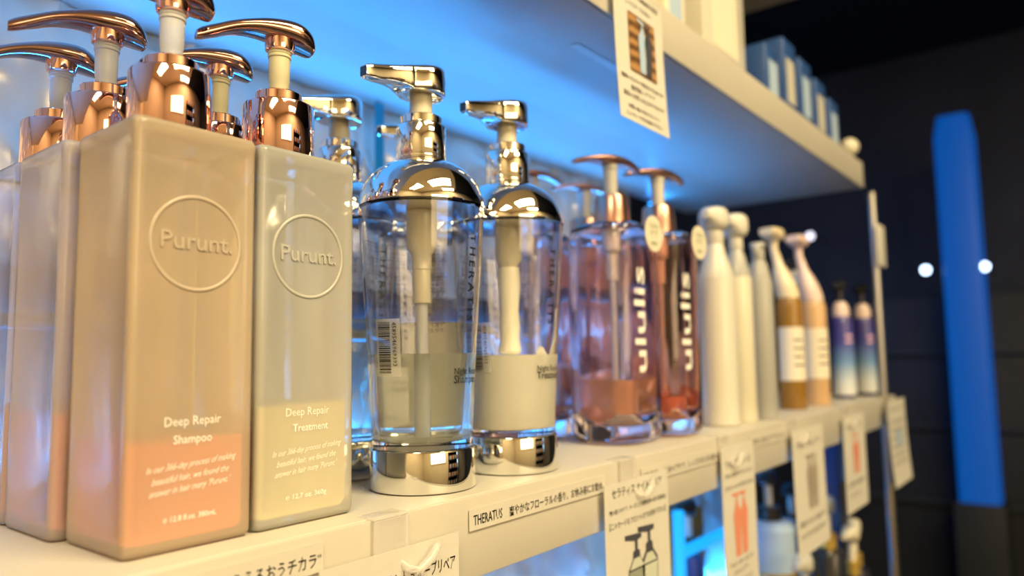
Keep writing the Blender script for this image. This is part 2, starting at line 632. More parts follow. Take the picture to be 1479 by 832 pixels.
def p_body_mesh():
    """square bottle: rounded edges standing slightly proud of four sunken faces"""
    secs = [(.0270, .004, 0, 0), (HB - .0006, .0035, .0008, 0), (HB, .0030, .003, 0), (HB, .0030, .007, 0), (HB, .0030, .010, .0009), (HB, .0030, .090, .0009), (HB, .0030, .181, .0009),
            (HB, .0030, .1835, 0), (HB + .0004, .0034, .1885, 0), (HB - .0004, .0036, .1908, 0), (HB - .003, .005, .1916, 0), (.018, .0175, .1924, 0), (.016, .0155, .1930, 0)]
    v = []
    f = []
    for h, rad, z, ins in secs:
        ring = rring(h, h, rad, z, 5)
        for q in range(4):
            v += ring[q * 6:q * 6 + 6]
            a_, b_ = Vector(ring[q * 6 + 5]), Vector(ring[(q * 6 + 6) % 24])
            d = (b_ - a_)
            inw = Vector((-d.y, d.x, 0)).normalized() * ins
            L_ = d.length
            for w_, k_ in ((.0022, .15), (.0034, 1), (L_ / 2, 1.0), (L_ - .0034, 1), (L_ - .0022, .15)):
                w_ = min(w_, L_) if L_ > .01 else L_ * .5
                v.append(tuple(a_ + d.normalized() * w_ + inw * k_))
    n = len(v) // len(secs)
    for j in range(len(secs) - 1):
        for i in range(n):
            q = (i + 1) % n
            f.append((j * n + i, j * n + q, (j + 1) * n + q, (j + 1) * n + i))
    f.append(tuple(range(n))[::-1])
    f.append(tuple((len(secs) - 1) * n + i for i in range(n)))
    me = raw('body', v, f)
    sharpen(me, 60)
    return me


def p_liq_mesh(level, seed=0, rough=0.):
    i = .0027
    h = HB - i
    me = rloft('liquid', [(h - .005, h - .005, .004, .0030), (h - .001, h - .001, .004, .0048), (h, h, .003, .008), (h, h, .003, level - .0006), (h - .0006, h - .0006, .003, level)], 5)
    if rough:
        bm = bmesh.new()
        bm.from_mesh(me)
        top = [v for v in bm.verts if v.co.z > level - .001]
        for v in top:
            v.co.z += rough * math.sin(v.co.x * 160 + seed) + rough * .6 * math.sin(v.co.y * 210)
        bm.to_mesh(me)
        bm.free()
    return me


p_body = p_body_mesh()


def emblem_ring(cx_, cz, r, y, rt=.0007):
    v = []
    f = []
    n, k = 72, 8
    for i in range(n):
        a = 2 * PI * i / n
        for j in range(k):
            b = 2 * PI * j / k
            rr = r + rt * 1.3 * math.cos(b)
            v.append((cx_ + rr * math.cos(a), y + rt * .8 * math.sin(b), cz + rr * math.sin(a)))
    for i in range(n):
        for j in range(k):
            f.append((i * k + j, ((i + 1) % n) * k + j, ((i + 1) % n) * k + (j + 1) % k, i * k + (j + 1) % k))
    me = mesh('emblem_ring', v, f)
    sharpen(me, 60)
    return me


def square_bottle(x, y, label, body_m, liq_m, level, stem_m, kind, rz=0, front=True, rough=0):
    t = thing('pump_bottle', label, 'pump bottle', (x, y, 0.0003), 'square frosted pump bottles with rose gold heads', rz)
    new('body', p_body, None, t)
    t.children[0].data = p_body.copy()
    t.children[0].data.materials.append(body_m)
    new('liquid', p_liq_mesh(level, x * 90, rough), liq_m, t)
    new('collar', p_collar, M['rose'], t)
    new('neck_ring', p_ring, M['rose'], t)
    new('stem', p_stem.copy(), stem_m, t)
    h = new('pump_head', p_head, M['rose_dark'], t)
    h.rotation_euler.z = math.radians(-13)
    h.scale.x = .94
    new('socket', p_socket, M['rose'], h)
    if front:
        yf = -HB + .0009
        e = new('emblem', emblem_ring(0, .1365, .0215, yf - .0001), M['raised'] if kind == 'Shampoo' else M['raised_pale'], t)
        plane_text('Purunt.', -.0172, .1335, .0115, M['raised'] if kind == 'Shampoo' else M['raised_pale'], e, y=yf - .0002, width=.0345, extrude=.0005, bold=.006, name='raised_lettering')
        wi = M['white_ink']
        yt = yf - .00015
        plane_text('Deep Repair', -.0130, .0541, .0058, wi, t, y=yt, width=.0265)
        plane_text(kind, -.0088, .0462, .0054, wi, t, y=yt, width=.0180 if kind == 'Shampoo' else .0215, bold=.008)
        plane_text('In our 366-day process of making', -.0205, .0345, .0042, wi, t, y=yt, width=.042, shear=.45, slope=.06)
        plane_text("beautiful hair, we found the", -.0180, .0294, .0042, wi, t, y=yt, width=.036, shear=.45, slope=.06)
        plane_text("answer in hair many 'Purunt.'", -.0190, .0244, .0042, wi, t, y=yt, width=.038, shear=.45, slope=.06)
        plane_text('\u212E 12.8 fl.oz. 380mL' if kind == 'Shampoo' else '\u212E 12.7 oz. 360g', -.0125, .0128, .0034, wi, t, y=yt, width=.0245, bold=.01)
    return t


square_bottle(.1738, .0520, 'frontmost square peach frosted pump bottle half full of orange shampoo', M['peach'], M['orange_liq'], .0478, M['milk_stem'], 'Shampoo')
square_bottle(.2355, .0520, 'square clear frosted pump bottle with pale yellow treatment, next to the round silver one', M['frost'], M['cream_liq'], .0600, M['yellow_stem'], 'Treatment', rough=.0012)
square_bottle(.1690, .1145, 'square frosted pump bottle with coral shampoo, second in the left row behind the peach one', M['pink'], M['pink_liq'], .0590, M['milk_stem'], 'Shampoo', front=False)
square_bottle(.1690, .1765, 'square frosted pump bottle at the left edge, rearmost of the left row', M['pink'], M['pink_liq'], .0600, M['milk_stem'], 'Shampoo', front=False)
square_bottle(.2345, .1135, 'square pump bottle of which only head, stem and collar show between the two front ones', M['frost'], M['cream_liq'], .1200, M['yellow_stem'], 'Treatment', front=False)
square_bottle(.2345, .1760, 'square pump bottle at the very back, only its spout tip seen behind the front head', M['frost'], M['cream_liq'], .1500, M['yellow_stem'], 'Treatment', front=False)

# ------------------------------------------------------------------ round clear pump bottles with chrome shoulders
T_PROF = [(.0318, .0256), (.0324, .0262), (.0326, .0300), (.0332, .0455), (.0345, .070), (.0364, .100), (.0390, .138), (.0408, .165), (.0414, .176), (.0414, .1805)]


def interp(prof):
    def f(z):
        if z <= prof[0][1]:
            return prof[0][0]
        for (r0, a), (r1, b) in zip(prof, prof[1:]):
            if a <= z <= b:
                return r0 + (r1 - r0) * (z - a) / (b - a + 1e-9)
        return prof[-1][0]
    return f


t_rf = interp(T_PROF)
T_IN = [(.020, .0300), (.0296, .0310), (.0309, .034), (.0314, .0455), (.0327, .070), (.0346, .100), (.0372, .138), (.0390, .165), (.0396, .176), (.0396, .1790)]
t_in = interp(T_IN)
t_body = lathe_shell('body', T_PROF, T_IN, 80)
t_base = lathe('base_band', [(.0325, 0), (.0336, .0006), (.0341, .0018), (.0338, .0245), (.0334, .0254), (.0310, .0255)], 80)
t_dome = lathe('shoulder', [(.0405, .1806), (.0420, .1808), (.0421, .1825), (.0411, .1870), (.0389, .1938), (.0350, .2003), (.0298, .2055), (.0240, .2092), (.0192, .2112), (.0172, .2120), (.0150, .2121)], 80, ang=50)
t_collar = lathe('collar', [(.0150, .2121), (.0164, .2124), (.0169, .2132), (.0169, .2148), (.0163, .2152), (.0165, .2156), (.0165, .2355), (.0160, .2364), (.0145, .2366)], 72)
t_ring = lathe('neck_ring', [(.0132, .2366), (.0132, .2374), (.0140, .2378), (.0140, .2425), (.0134, .2431), (.0080, .2432)], 56)
t_stem = lathe('stem', [(.0076, .2430), (.0076, .2620)], 32)
RT = .0168
st = [(-.0500, .2652, .2572, .0034), (-.0470, .2662, .2562, .0042), (-.0400, .2680, .2560, .0052), (-.0310, .2702, .2572, .0066), (-.0230, .2722, .2572, .0084)]
for x in (-.0168, -.0150, -.0115, -.006, 0, .006, .0115, .0150, .0166):
    hw = max(math.sqrt(max(RT * RT - x * x, 0)), (.0102 if x < -.01 else .003))
    st.append((x, .2742 + .0040 * min(1, (x + .0168) / .02) - (.0015 if x > .0145 else 0), .2548 if x > -.0165 else .2556, hw))
t_head = head_mesh('pump_head', st, hollow=.18, ex=4.5, n=40, res=3)
t_nozzle = box('nozzle_opening', (-.0501, 0, .2612), (.0006, .0050, .0060))
t_hous = lathe('pump_housing', [(.0058, .118), (.0060, .1185), (.0060, .1400), (.0066, .1405), (.0066, .1500), (.0100, .1550), (.0102, .1795)], 36)
t_dip = lathe('dip_tube', [(.0040, .032), (.0040, .119)], 24)


def T_liq(level):
    prof = [(.019, .0298)] + [(r + .0002, z - .0001) for r, z in T_IN[1:] if z < level - .003] + [(t_in(level) + .0002, level)]
    return lathe('liquid', prof, 72)


thr_text = text_mesh('THERATIS', .0088, bold=.022, spacing=1.55)
xs = [v.co.x for v in thr_text.vertices]
kk = .0550 / (max(xs) - min(xs))
for v in thr_text.vertices:
    v.co.x = (v.co.x - min(xs)) * kk
thr = wrap(thr_text, t_rf, math.radians(-86), .1600, rot=90, off=.0006)
byl = wrap(text_mesh('by minim', .0050, shear=.3), t_rf, math.radians(-97), .1290, rot=90)
rnd = random.Random(4)
KANA = 'のにをはがでとかなるうるおい髪用成分水油ケアシャンプートリートメント使方法使用上の注意頭皮全体洗流肌合場合'
blk = '\n'.join(''.join(rnd.choice(KANA) for _ in range(rnd.randint(18, 24))) for _ in range(17))
small = wrap(text_mesh(blk, .0036, res=1), t_rf, math.radians(20), .158, off=.0001)
small_lines = strip_mesh('ruled_lines', [(math.radians(18), .1618 - k * .0110, math.radians(120), .1618 - k * .0110 - .0004) for k in range(6)], t_rf, seg=10)
bars = []
z = .1045
while z > .0735:
    w_ = rnd.choice((.0003, .0003, .0005, .0008))
    bars.append((math.radians(178), z - w_, math.radians(193), z))
    z -= w_ + rnd.choice((.0003, .0004, .0006))
barcode_bars = strip_mesh('barcode_bars', bars, t_rf, off=.0005)
barcode_plate = strip_mesh('barcode_plate', [(math.radians(175), .0715, math.radians(204), .1065)], t_rf, off=.0003, seg=8)
digits = wrap(text_mesh('4589546969393', .0042, res=1), t_rf, math.radians(195.5), .1045, rot=90, off=.0005)


def round_bottle(x, y, label, kind, level, liq_m, stem=M['ivory'], texts=True, rz=0):
    t = thing('pump_bottle', label, 'pump bottle', (x, y, .0003), 'round clear pump bottles with chrome shoulders', rz)
    new('base_band', t_base, M['chrome'], t)
    b = new('body', t_body, M['clear'], t)
    new('liquid', T_liq(level), liq_m, t)
    new('shoulder', t_dome, M['chrome'], t)
    new('collar', t_collar, M['chrome'], t)
    new('neck_ring', t_ring, M['chrome'], t)
    new('stem', t_stem, M['ivory'], t)
    h = new('pump_head', t_head, M['chrome'], t)
    h.rotation_euler.z = -rz
    new('nozzle_opening', t_nozzle, M['black_pl'], h)
    new('pump_housing', t_hous, M['ivory'], t)
    new('dip_tube', t_dip, M['milk_stem'], t)
    new('large_lettering', thr, M['ink'], b)
    new('signature', byl, M['grey_ink'], b)
    new('small_print', small, M['grey_ink'], b)
    new('ruled_lines', small_lines, M['grey_ink'], b)
    bc = new('barcode', barcode_plate, mat('clear_sticker', (.75, .74, .68), .4, alpha=.45), t)
    new('barcode_bars', barcode_bars, M['ink'], bc)
    new('barcode_digits', digits, M['ink'], bc)
    if texts:
        new('product_name', wrap(text_mesh('Night Repair', .0058, align='LEFT', sx=.90, bold=.004), t_rf, math.radians(-101), .0718), M['ink'], b)
        new('product_kind', wrap(text_mesh(kind, .0070, align='LEFT', bold=.008, sx=.95), t_rf, math.radians(-101), .0664), M['ink'], b)
    return t


round_bottle(.3425, .0475, 'nearest round clear pump bottle, a third full of clear grey-green shampoo', 'Shampoo', .0850, M['green_liq'])
tb = round_bottle(.4325, .0455, 'round clear pump bottle with white cream treatment clinging to its wall', 'Treatment', .0835, M['white_cream'], rz=math.radians(-8))
smear = []
for i in range(15):
    a = math.radians(-100 + i * 5.5)
    h0 = .083
    h1 = .086 + .030 * math.exp(-((i - 10) / 2.5) ** 2) + .004 * math.sin(i * 1.3)
    smear.append((a, h0, h1))
v = []
f = []
for a, h0, h1 in smear:
    for k in range(6):
        z = h0 + (h1 - h0) * k / 5
        r = t_in(z) - .0001
        v.append((r * math.cos(a), r * math.sin(a), z))
for i in range(len(smear) - 1):
    for k in range(5):
        q = i * 6 + k
        f.append((q, q + 6, q + 7, q + 1))
sm = new('cream_smear', raw('cream_smear', v, f), M['white_cream'], tb)
so = sm.modifiers.new('s', 'SOLIDIFY')
so.thickness = .0008
new('cream_coat', lathe('cream_coat', [(.0070, .0840), (.0085, .0860), (.0072, .095), (.0079, .105), (.0070, .117), (.0085, .135), (.0078, .1490)], 24), M['white_cream'], tb)
round_bottle(.3420, .1330, 'round clear pump bottle behind, its silver head above the square treatment bottle', 'Shampoo', .11, M['green_liq'], texts=False)
round_bottle(.4300, .1320, 'round clear pump bottle hidden behind the front pair, only its nozzle tip seen', 'Treatment', .11, M['white_cream'], texts=False)


# ------------------------------------------------------------------ tall clear bottles with copper bar pumps (pink/orange)
def u_bottle(x, y, label, body_m, liq_m, level, hw=.0395, hd=.036, rz=0, word=True, sticker=None, tube_m=None):
    t = thing('pump_bottle', label, 'pump bottle', (x, y, .0003), 'tall clear pump bottles with copper bar heads', rz)
    o = [(hw * .55, hd * .55, hw * .45, 0), (hw * .82, hd * .82, .026, .0008), (hw * .93, hd * .93, .025, .0030), (hw * .985, hd * .985, .024, .0065), (hw, hd, .023, .011), (hw, hd, .022, .03), (hw, hd, .022, .195), (hw * .97, hd * .97, .024, .2035), (hw * .85, hd * .85, .026, .2075), (hw * .45, hd * .45, hw * .38, .2095)]
    i = .0045
    n_ = [(hw * .4, hd * .4, hw * .3, .016), (hw * .72, hd * .72, .022, .0185), (hw - i, hd - i, .019, .028), (hw - i, hd - i, .019, .192), (hw * .84, hd * .84, .022, .201), (hw * .4, hd * .4, hw * .35, .205)]
    new('body', join_raw('body', rloft('a', o, 16), rloft('b', n_, 16)), body_m, t)
    j = i + .0003
    new('liquid', rloft('liquid', [(hw * .38, hd * .38, hw * .3, .0165), (hw * .71, hd * .71, .022, .0188), (hw - j, hd - j, .019, .0285), (hw - j, hd - j, .019, level)], 8), liq_m, t)
    new('collar', lathe('collar', [(.0150, .2096), (.0182, .2098), (.0180, .213), (.0166, .2350), (.0155, .2372), (.007, .2378)], 12), M['copper'], t)
    new('stem', lathe('stem', [(.0066, .2375), (.0070, .2640), (.0078, .2650), (.0078, .2690)], 24), M['white_pl'], t)
    uh = new('pump_head', head_mesh('pump_head', [(-.0540, .2690, .2655, .003), (-.050, .2712, .2655, .0052), (-.036, .2742, .2685, .0075), (-.018, .2775, .2700, .010), (0, .2790, .2690, .0115), (.018, .2775, .2700, .010), (.032, .2740, .2680, .0075), (.042, .2700, .2655, .0045), (.044, .2685, .2655, .003)], ex=2.4), M['copper'], t)
    uh.rotation_euler.z = math.radians(-18)
    uh.scale.x = .86
    new('pump_housing', lathe('pump_housing', [(.0055, .155), (.0055, .18), (.009, .184), (.0095, .2055)], 24), tube_m or M['white_pl'], t)
    new('dip_tube', lathe('dip_tube', [(.003, .022), (.003, .156)], 16), M['milk_stem'], t)
    if word:
        me = text_mesh('ululis', .030, bold=.012)
        fit(me, .098)
        for v in me.vertices:
            a, b, c = v.co
            v.co = (-.006 - b * .95, -hd - .0003, .066 + a)
        new('large_lettering', me, M['white_ink'], t)
    if sticker:
        s = new('round_sticker', lathe('round_sticker', [(.0175, 0), (.0175, .0006)], 40), M['label'], t)
        s.rotation_euler = (PI / 2, 0, 0)
        s.location = (sticker, -hd - .0028, .1975)
        for k, (tx, sz) in enumerate((('うるおい', .0060), ('ケア', .0085), ('NEW', .0060))):
            me = text_mesh(tx, sz, align='CENTER', bold=.01)
            for v in me.vertices:
                a, b, c = v.co
                v.co = (a, .0075 - k * .0085 - .002 + b, .0008)
            new('sticker_text', me, mat('green_ink', (.10, .25, .12), .5), s)
    return t


u_bottle(.6225, .0665, 'tall clear lilac-tinted pump bottle with tea-coloured liquid in its bottom fifth', M['clear_pinkish'], M['tea_liq'], .0590, sticker=.012)
u_bottle(.7020, .0560, 'tall reddish clear pump bottle right of the lilac-tinted one', M['red_clear'], mat('coral_liquid', (.90, .38, .24), .1, trans=.4), .0400, hw=.0350, hd=.034, sticker=.017)
u_bottle(.6120, .1560, 'tall clear pump bottle behind, its copper bar head left of the front one', M['clear_pinkish'], M['tea_liq'], .0700, word=False)
u_bottle(.7050, .1500, 'tall reddish pump bottle in the second row behind the red-tinted one', M['red_clear'], M['tea_liq'], .0500, hw=.0350, hd=.034, word=False)

# ------------------------------------------------------------------ far bottles
def foamer(x, y, label, body_m, shoulder_m, head_m, r, zsh, zneck, ztop, hr):
    t = thing('foam_pump_bottle', label, 'pump bottle', (x, y, .0003))
    new('body', lathe('body', [(r * .92, 0), (r, .002), (r, zsh * .96), (r * .98, zsh * .975)], 48), body_m, t)
    new('shoulder', lathe('shoulder', [(r * .965, zsh * .975), (r * .93, zsh), (r * .80, zsh + .010), (r * .62, zsh + .022), (r * .50, zneck - .012), (r * .46, zneck - .010)], 48), shoulder_m, t)
    new('collar', lathe('collar', [(r * .50, zneck - .010), (r * .52, zneck - .009), (r * .52, zneck + .004), (r * .3, zneck + .005)], 32), head_m, t)
    new('pump_head', head_mesh('pump_head', [(-hr * 1.25, ztop - .007, ztop - .016, hr * .22), (-hr * .9, ztop - .004, ztop - .018, hr * .4), (-hr * .5, ztop - .001, zneck + .006, hr * .8), (0, ztop, zneck + .004, hr), (hr * .6, ztop - .001, zneck + .006, hr * .8), (hr * .98, ztop - .006, zneck + .012, hr * .3)], ex=3), head_m, t)
    return t


foamer(.8180, .0440, 'cream foam pump bottle with rounded head, right of the reddish bottle', M['white_pl'], M['white_pl'], M['white_pl'], .0212, .174, .220, .2535, .0180)
foamer(.8730, .0400, 'cream bottle with silver-grey shoulder and head, second of the pale bottles', M['ivory'], M['grey_pl'], M['white_pl'], .0172, .178, .218, .2530, .0165)
foamer(.9210, .0300, 'slim silver-grey bottle, thinnest of the pale bottles', M['grey_pl'], M['grey_pl'], M['grey_pl'], .0158, .174, .208, .2220, .0100)


def cone_bottle(x, y, label, body_m, top_m, r):
    t = thing('pump_bottle', label, 'pump bottle', (x, y, .0003), 'amber bottles with cream labels')
    new('body', lathe('body', [(r * .93, 0), (r, .002), (r, .150), (r * .93, .157), (r * .80, .161)], 48), body_m, t)
    new('label', strip_mesh('label', [(math.radians(-220), .041, math.radians(-40), .118)], lambda z: r, .0004, 30), M['label'], t)
    for k in range(4):
        new('label_print', strip_mesh('label_print', [(math.radians(-150), .098 - k * .012, math.radians(-105 + 10 * (k % 2)), .1005 - k * .012)], lambda z: r, .0007, 10), M['grey_ink'], t)
    cone = lathe('shoulder_cone', [(r * .86, .161), (r * .88, .172), (r * .80, .188), (r * .62, .202), (r * .42, .212), (r * .32, .236), (r * .36, .246), (r * .38, .249)], 40)
    for v in cone.vertices:
        v.co.y += .018 * min(1, max(0, (v.co.z - .165) / .07))
    new('shoulder_cone', cone, top_m, t)
    bh = new('pump_head', head_mesh('pump_head', [(-.030, .2640, .2540, .010), (-.022, .2660, .2535, .012), (-.010, .2675, .2500, .014), (.004, .2680, .2480, .015), (.014, .2670, .2510, .013), (.018, .2650, .2560, .012)], ex=3.2), top_m, t)
    bh.location.y = .018
    return t


cone_bottle(1.100, .0520, 'dark amber bottle with cream label and beige pump, nearer of the two', M['amber'], M['tan_pl'], .0188)
cone_bottle(1.199, .0460, 'light amber bottle with cream label and pale pink pump', M['light_amber'], M['pink_pl'], .0186)

bgrad = gradmat('blue_fade_plastic', [(0, (.80, .82, .85)), (.16, (.70, .78, .86)), (.42, (.18, .35, .66)), (.70, (.06, .07, .36)), (1, (.05, .04, .24))], .008, .135, .3, coat=.4)


def blue_bottle(x, y, label):
    r = .0190
    t = thing('pump_bottle', label, 'pump bottle', (x, y, .0003), 'blue to white fading pump bottles')
    new('body', lathe('body', [(r * .95, .006), (r, .008), (r, .130), (r * .94, .138), (r * .75, .143)], 40), bgrad, t)
    new('foot', lathe('foot', [(r * .90, 0), (r * .90, .0062)], 40), mat('navy_plastic', (.02, .02, .12), .3), t)
    for k in range(2):
        new('printed_mark', strip_mesh('printed_mark', [(math.radians(-150), .096 + k * .010, math.radians(-110), .101 + k * .010)], lambda z: r, .0004, 8), mat('pink_ink', (.70, .45, .60), .5), t)
    new('collar', lathe('collar', [(r * .76, .143), (r * .74, .158), (r * .50, .168), (r * .40, .169)], 32), M['pink_pl'], t)
    new('stem', lathe('stem', [(.005, .168), (.005, .190)], 16), M['black_pl'], t)
    new('pump_head', head_mesh('pump_head', [(-.026, .203, .196, .005), (-.012, .207, .190, .010), (0, .208, .188, .012), (.012, .206, .190, .009), (.016, .202, .194, .004)], ex=3), M['black_pl'], t)
    return t


blue_bottle(1.3850, .0530, 'blue to white fading pump bottle, left of the pair at the shelf end')
blue_bottle(1.4830, .0400, 'blue to white fading pump bottle nearest the shelf end')
for i, (x, y) in enumerate(((1.310, .105), (1.367, .118))):
    t = thing('pump_bottle', ('black pump bottle behind the amber and blue pairs', 'black pump bottle in the back row at the shelf end')[i], 'pump bottle', (x, y, .0003), 'black pump bottles at the far end')
    new('body', lathe('body', [(.018, 0), (.020, .002), (.020, .165), (.014, .176)], 40), M['black_pl'], t)
    new('collar', lathe('collar', [(.012, .176), (.012, .200)], 32), M['black_pl'], t)
    new('stem', lathe('stem', [(.006, .200), (.006, .226)], 16), M['pale_blue'], t)
    new('pump_head', head_mesh('pump_head', [(-.036, .240, .232, .006), (-.014, .246, .224, .012), (0, .247, .222, .014), (.014, .245, .224, .010), (.018, .240, .230, .004)], ex=3), M['black_pl'], t)
    new('head_glint', lathe('head_glint', [(.0135, .214), (.0135, .223)], 32), (M['white_pl'], M['pale_blue'])[i], t)  # pale ring standing in for the highlights on the black pump


# ------------------------------------------------------------------ signs, label strips and clips on the shelf front
def card(name, label, cat, x0, x1, z0, z1, y, group=None, curl=0., m=None):
    t = thing(name, label, cat, (x0, y, z0), group)
    n = 10
    v = []
    f = []
    W, H = x1 - x0, z1 - z0
    for side in (0, 1):
        for j in range(n + 1):
            for i in (0, 1):
                zz = H * j / n
                v.append((W * i, side * .0004 - curl * (1 - zz / H) ** 2, zz))
    N = 2 * (n + 1)
    for j in range(n):
        a = 2 * j
        f.append((a, a + 1, a + 3, a + 2))
        f.append((N + a, N + a + 2, N + a + 3, N + a + 1))
        f.append((a, a + 2, N + a + 2, N + a))
        f.append((a + 1, N + a + 1, N + a + 3, a + 3))
    f.append((0, N, N + 1, 1))
    f.append((2 * n, 2 * n + 1, N + 2 * n + 1, N + 2 * n))
    new('sheet', mesh('sheet', v, f), m or M['paper'], t)
    t['W'] = W
    t['H'] = H
    t['curl'] = curl
    return t


def lines(t, specs, m=None):
    """specs: (text, x, z, size, width)"""
    for s, x, z, size, wd in specs:
        o = plane_text(s, x, z, size, m or M['ink'], t, y=-.0003, width=wd, bold=.003, res=1)
        for v in o.data.vertices:
            v.co.y -= t['curl'] * (1 - v.co.z / t['H']) ** 2


t = card('label_strip', 'label strip with Japanese slogan under the square bottles', 'label', .130, .2275, -.0182, -.0045, -.0012, m=M['tape'])
lines(t, [('\u201cみずからうるおうチカラ\u201d', .030, .0032, .0076, .066)])
t = card('label_strip', 'label strip with one line of Japanese text under the round bottles', 'label', .3325, .4865, -.0200, -.0075, -.0012, m=M['tape'])
lines(t, [('THERATUS', .0035, .0030, .0085, .027), ('爽やかなフローラルの香り。お休み前にお勧め。', .0375, .0030, .0068, .114)])
t = card('label_strip', 'label strip right of the second clear clip, under the tall pink bottles', 'label', .5425, .7070, -.0225, -.0100, -.0012, m=M['tape'])
lines(t, [('ULULIS', .004, .003, .0080, .024), ('水分ヘアケア。しっとりまとまる髪へ。', .040, .003, .0068, .115)])
t = card('label_strip', 'label strip under the pale bottles, blurred', 'label', .7840, .9000, -.0200, -.0070, -.0012, m=M['tape'])
lines(t, [('ボタニカル ケア シリーズ', .006, .003, .0078, .104)])

# hanging cards
cards = []
t = card('hanging_card', 'card naming shampoo and treatment in Japanese, hanging under the square bottles', 'card', .2215, .3178, -.100, -.0163, -.0060)
lines(t, [('Purunt', .0065, .0650, .0095, .027), ('( プルント ディープリペア', .0340, .0650, .0086, .059), ('シャンプー・トリートメント', .010, .0520, .0078, .082), ('【このカードをフロントまで', .010, .036, .006, .07)])

t = card('hanging_card', 'card with Japanese text and drawing of two pump bottles, in focus at centre', 'card', .4765, .5790, -.155, -.0143, -.0060)
lines(t, [('セラティス ナイトリペア', .0105, .1300, .0082, .080), ('「夜の髪ぐせケア。オーガニック植物由来の香り配合製品」', .006, .1180, .0042, .092), ('【このカードをフロントまでお持ち下さい】', .006, .1075, .0056, .090)])
def little_bottle(cx_, z0, h, m, y=-.0004):
    """flat printed picture of a pump bottle"""
    w_ = h * .13
    outline = [(-.8, 0), (.8, 0), (.85, .14), (.95, .35), (1.15, .62), (1.1, .70), (.5, .78), (.45, .84), (.18, .85), (.18, .93), (.7, .94), (.7, .98), (-1.5, 1.0), (-1.5, .96), (-.18, .93), (-.18, .85), (-.45, .84), (-.5, .78), (-1.1, .70), (-1.15, .62), (-.95, .35), (-.85, .14)]
    v = [(cx_ + a * w_, y, z0 + b * h) for a, b in outline]
    return raw('printed_picture', v, [tuple(range(len(v)))])


dgrey = mat('printed_grey_green', (.30, .33, .26), .5)
lgrey = mat('printed_pale_green', (.58, .62, .52), .5)
for k, cx_ in enumerate((.045, .0660)):
    p = new('printed_picture', little_bottle(cx_, .010, .0895 + .003 * k, M['ink']), M['grey_ink'], t)
    h = .0895
    new('picture_fill', raw('fill', [(cx_ + a * h * .115, -.0006, .012 + b * h) for a, b in ((-.85, 0), (.85, 0), (1.0, .35), (1.22, .66), (-1.22, .66), (-1.0, .35))], [(0, 1, 2, 3, 4, 5)]), lgrey if k else dgrey, p)
    new('picture_shoulder', raw('ps', [(cx_ + a * h * .115, -.0006, .012 + b * h) for a, b in ((-1.1, .675), (1.1, .675), (.45, .76), (-.45, .76))], [(0, 1, 2, 3)]), lgrey, p)
    new('picture_lettering', raw('pl', [(cx_ + (.2) * h * .115 + a, -.0008, .030 + b) for a, b in ((-.0006, 0), (.0006, 0), (.0006, .028), (-.0006, .028))], [(0, 1, 2, 3)]), M['ink'], p)

t = card('hanging_card', 'card with picture of two orange bottles, hanging under the tall pink bottles', 'card', .6930, .7790, -.1600, -.0090, -.0060)
lines(t, [('ウルリス シリーズ', .010, .130, .0080, .065), ('水分と油分をバランスよく', .008, .120, .0048, .070), ('【フロントまでお持ち下さい】', .008, .108, .0048, .070), ('ウォーターコンク', .012, .034, .0056, .058), ('シャンプー', .020, .026, .0056, .04), ('トリートメント', .018, .016, .0056, .05)])
sal = mat('printed_salmon', (.75, .28, .18), .5)
for cx_ in (.034, .052):
    new('printed_picture', little_bottle(cx_, .042, .062, sal), sal, t)
t = card('hanging_card', 'card with grey bottle picture, hanging under the pale bottles', 'card', .8990, 1.0230, -.1600, -.0110, -.0080, curl=.002)
lines(t, [('ボタニカル ケア', .014, .126, .0090, .095), ('頭皮にやさしい処方です', .012, .034, .0075, .10), ('さらさらの仕上がりへ', .012, .020, .0075, .10)])
for cx_ in (.058, .078):
    new('printed_picture', little_bottle(cx_, .050, .066, dgrey, y=-.0016), mat('printed_taupe', (.38, .33, .28), .5), t)
t = card('hanging_card', 'card with small reddish picture, hanging under the amber bottles', 'card', 1.1300, 1.2520, -.1500, -.0120, -.0060)
lines(t, [('アロマ リペア', .014, .118, .0090, .090), ('花の香りの保湿ケア', .012, .036, .0075, .095), ('シャンプー', .020, .020, .0080, .06)])
for cx_ in (.055, .073):
    new('printed_picture', little_bottle(cx_, .052, .058, sal), sal, t)
t = card('hanging_card', 'text card hanging at the far end of the bottle shelf', 'card', 1.3800, 1.5200, -.1480, -.0040, -.0140, curl=.006)
lines(t, [('ダメージケア', .020, .124, .0095, .095)] + [('毛先までなめらかな仕上がり', .014, .104 - k * .014, .0070, .108) for k in range(6)])
new('printed_mark', raw('pm', [(.05, -.0026, .066), (.09, -.0026, .066), (.09, -.0018, .09), (.05, -.0018, .09)], [(0, 1, 2, 3)]), M['pale_blue'], t)

t = card('hanging_card', 'card with wooden-background bottle photo hanging from the upper shelf', 'card', .5120, .5990, .2760, .3960, -.0060, curl=.004)
ph = new('photo_print', raw('pp', [(.0225, -.0022, .0460), (.0700, -.0020, .0460), (.0700, -.0008, .0985), (.0225, -.0008, .0985)], [(0, 1, 2, 3)]), None, t)
wd = mat('printed_wood_planks', (.30, .15, .05), .5)
nt = wd.node_tree
tc = nt.nodes.new('ShaderNodeTexCoord')
wv = nt.nodes.new('ShaderNodeTexWave')
wv.bands_direction = 'Z'
wv.inputs['Scale'].default_value = 28
wv.inputs['Distortion'].default_value = 3
cr = nt.nodes.new('ShaderNodeValToRGB')
cr.color_ramp.elements[0].color = (.10, .045, .015, 1)
cr.color_ramp.elements[1].color = (.46, .25, .10, 1)
nt.links.new(tc.outputs['Object'], wv.inputs['Vector'])
nt.links.new(wv.outputs['Fac'], cr.inputs['Fac'])
nt.links.new(cr.outputs['Color'], nt.nodes['Principled BSDF'].inputs['Base Color'])
ph.data.materials.append(wd)
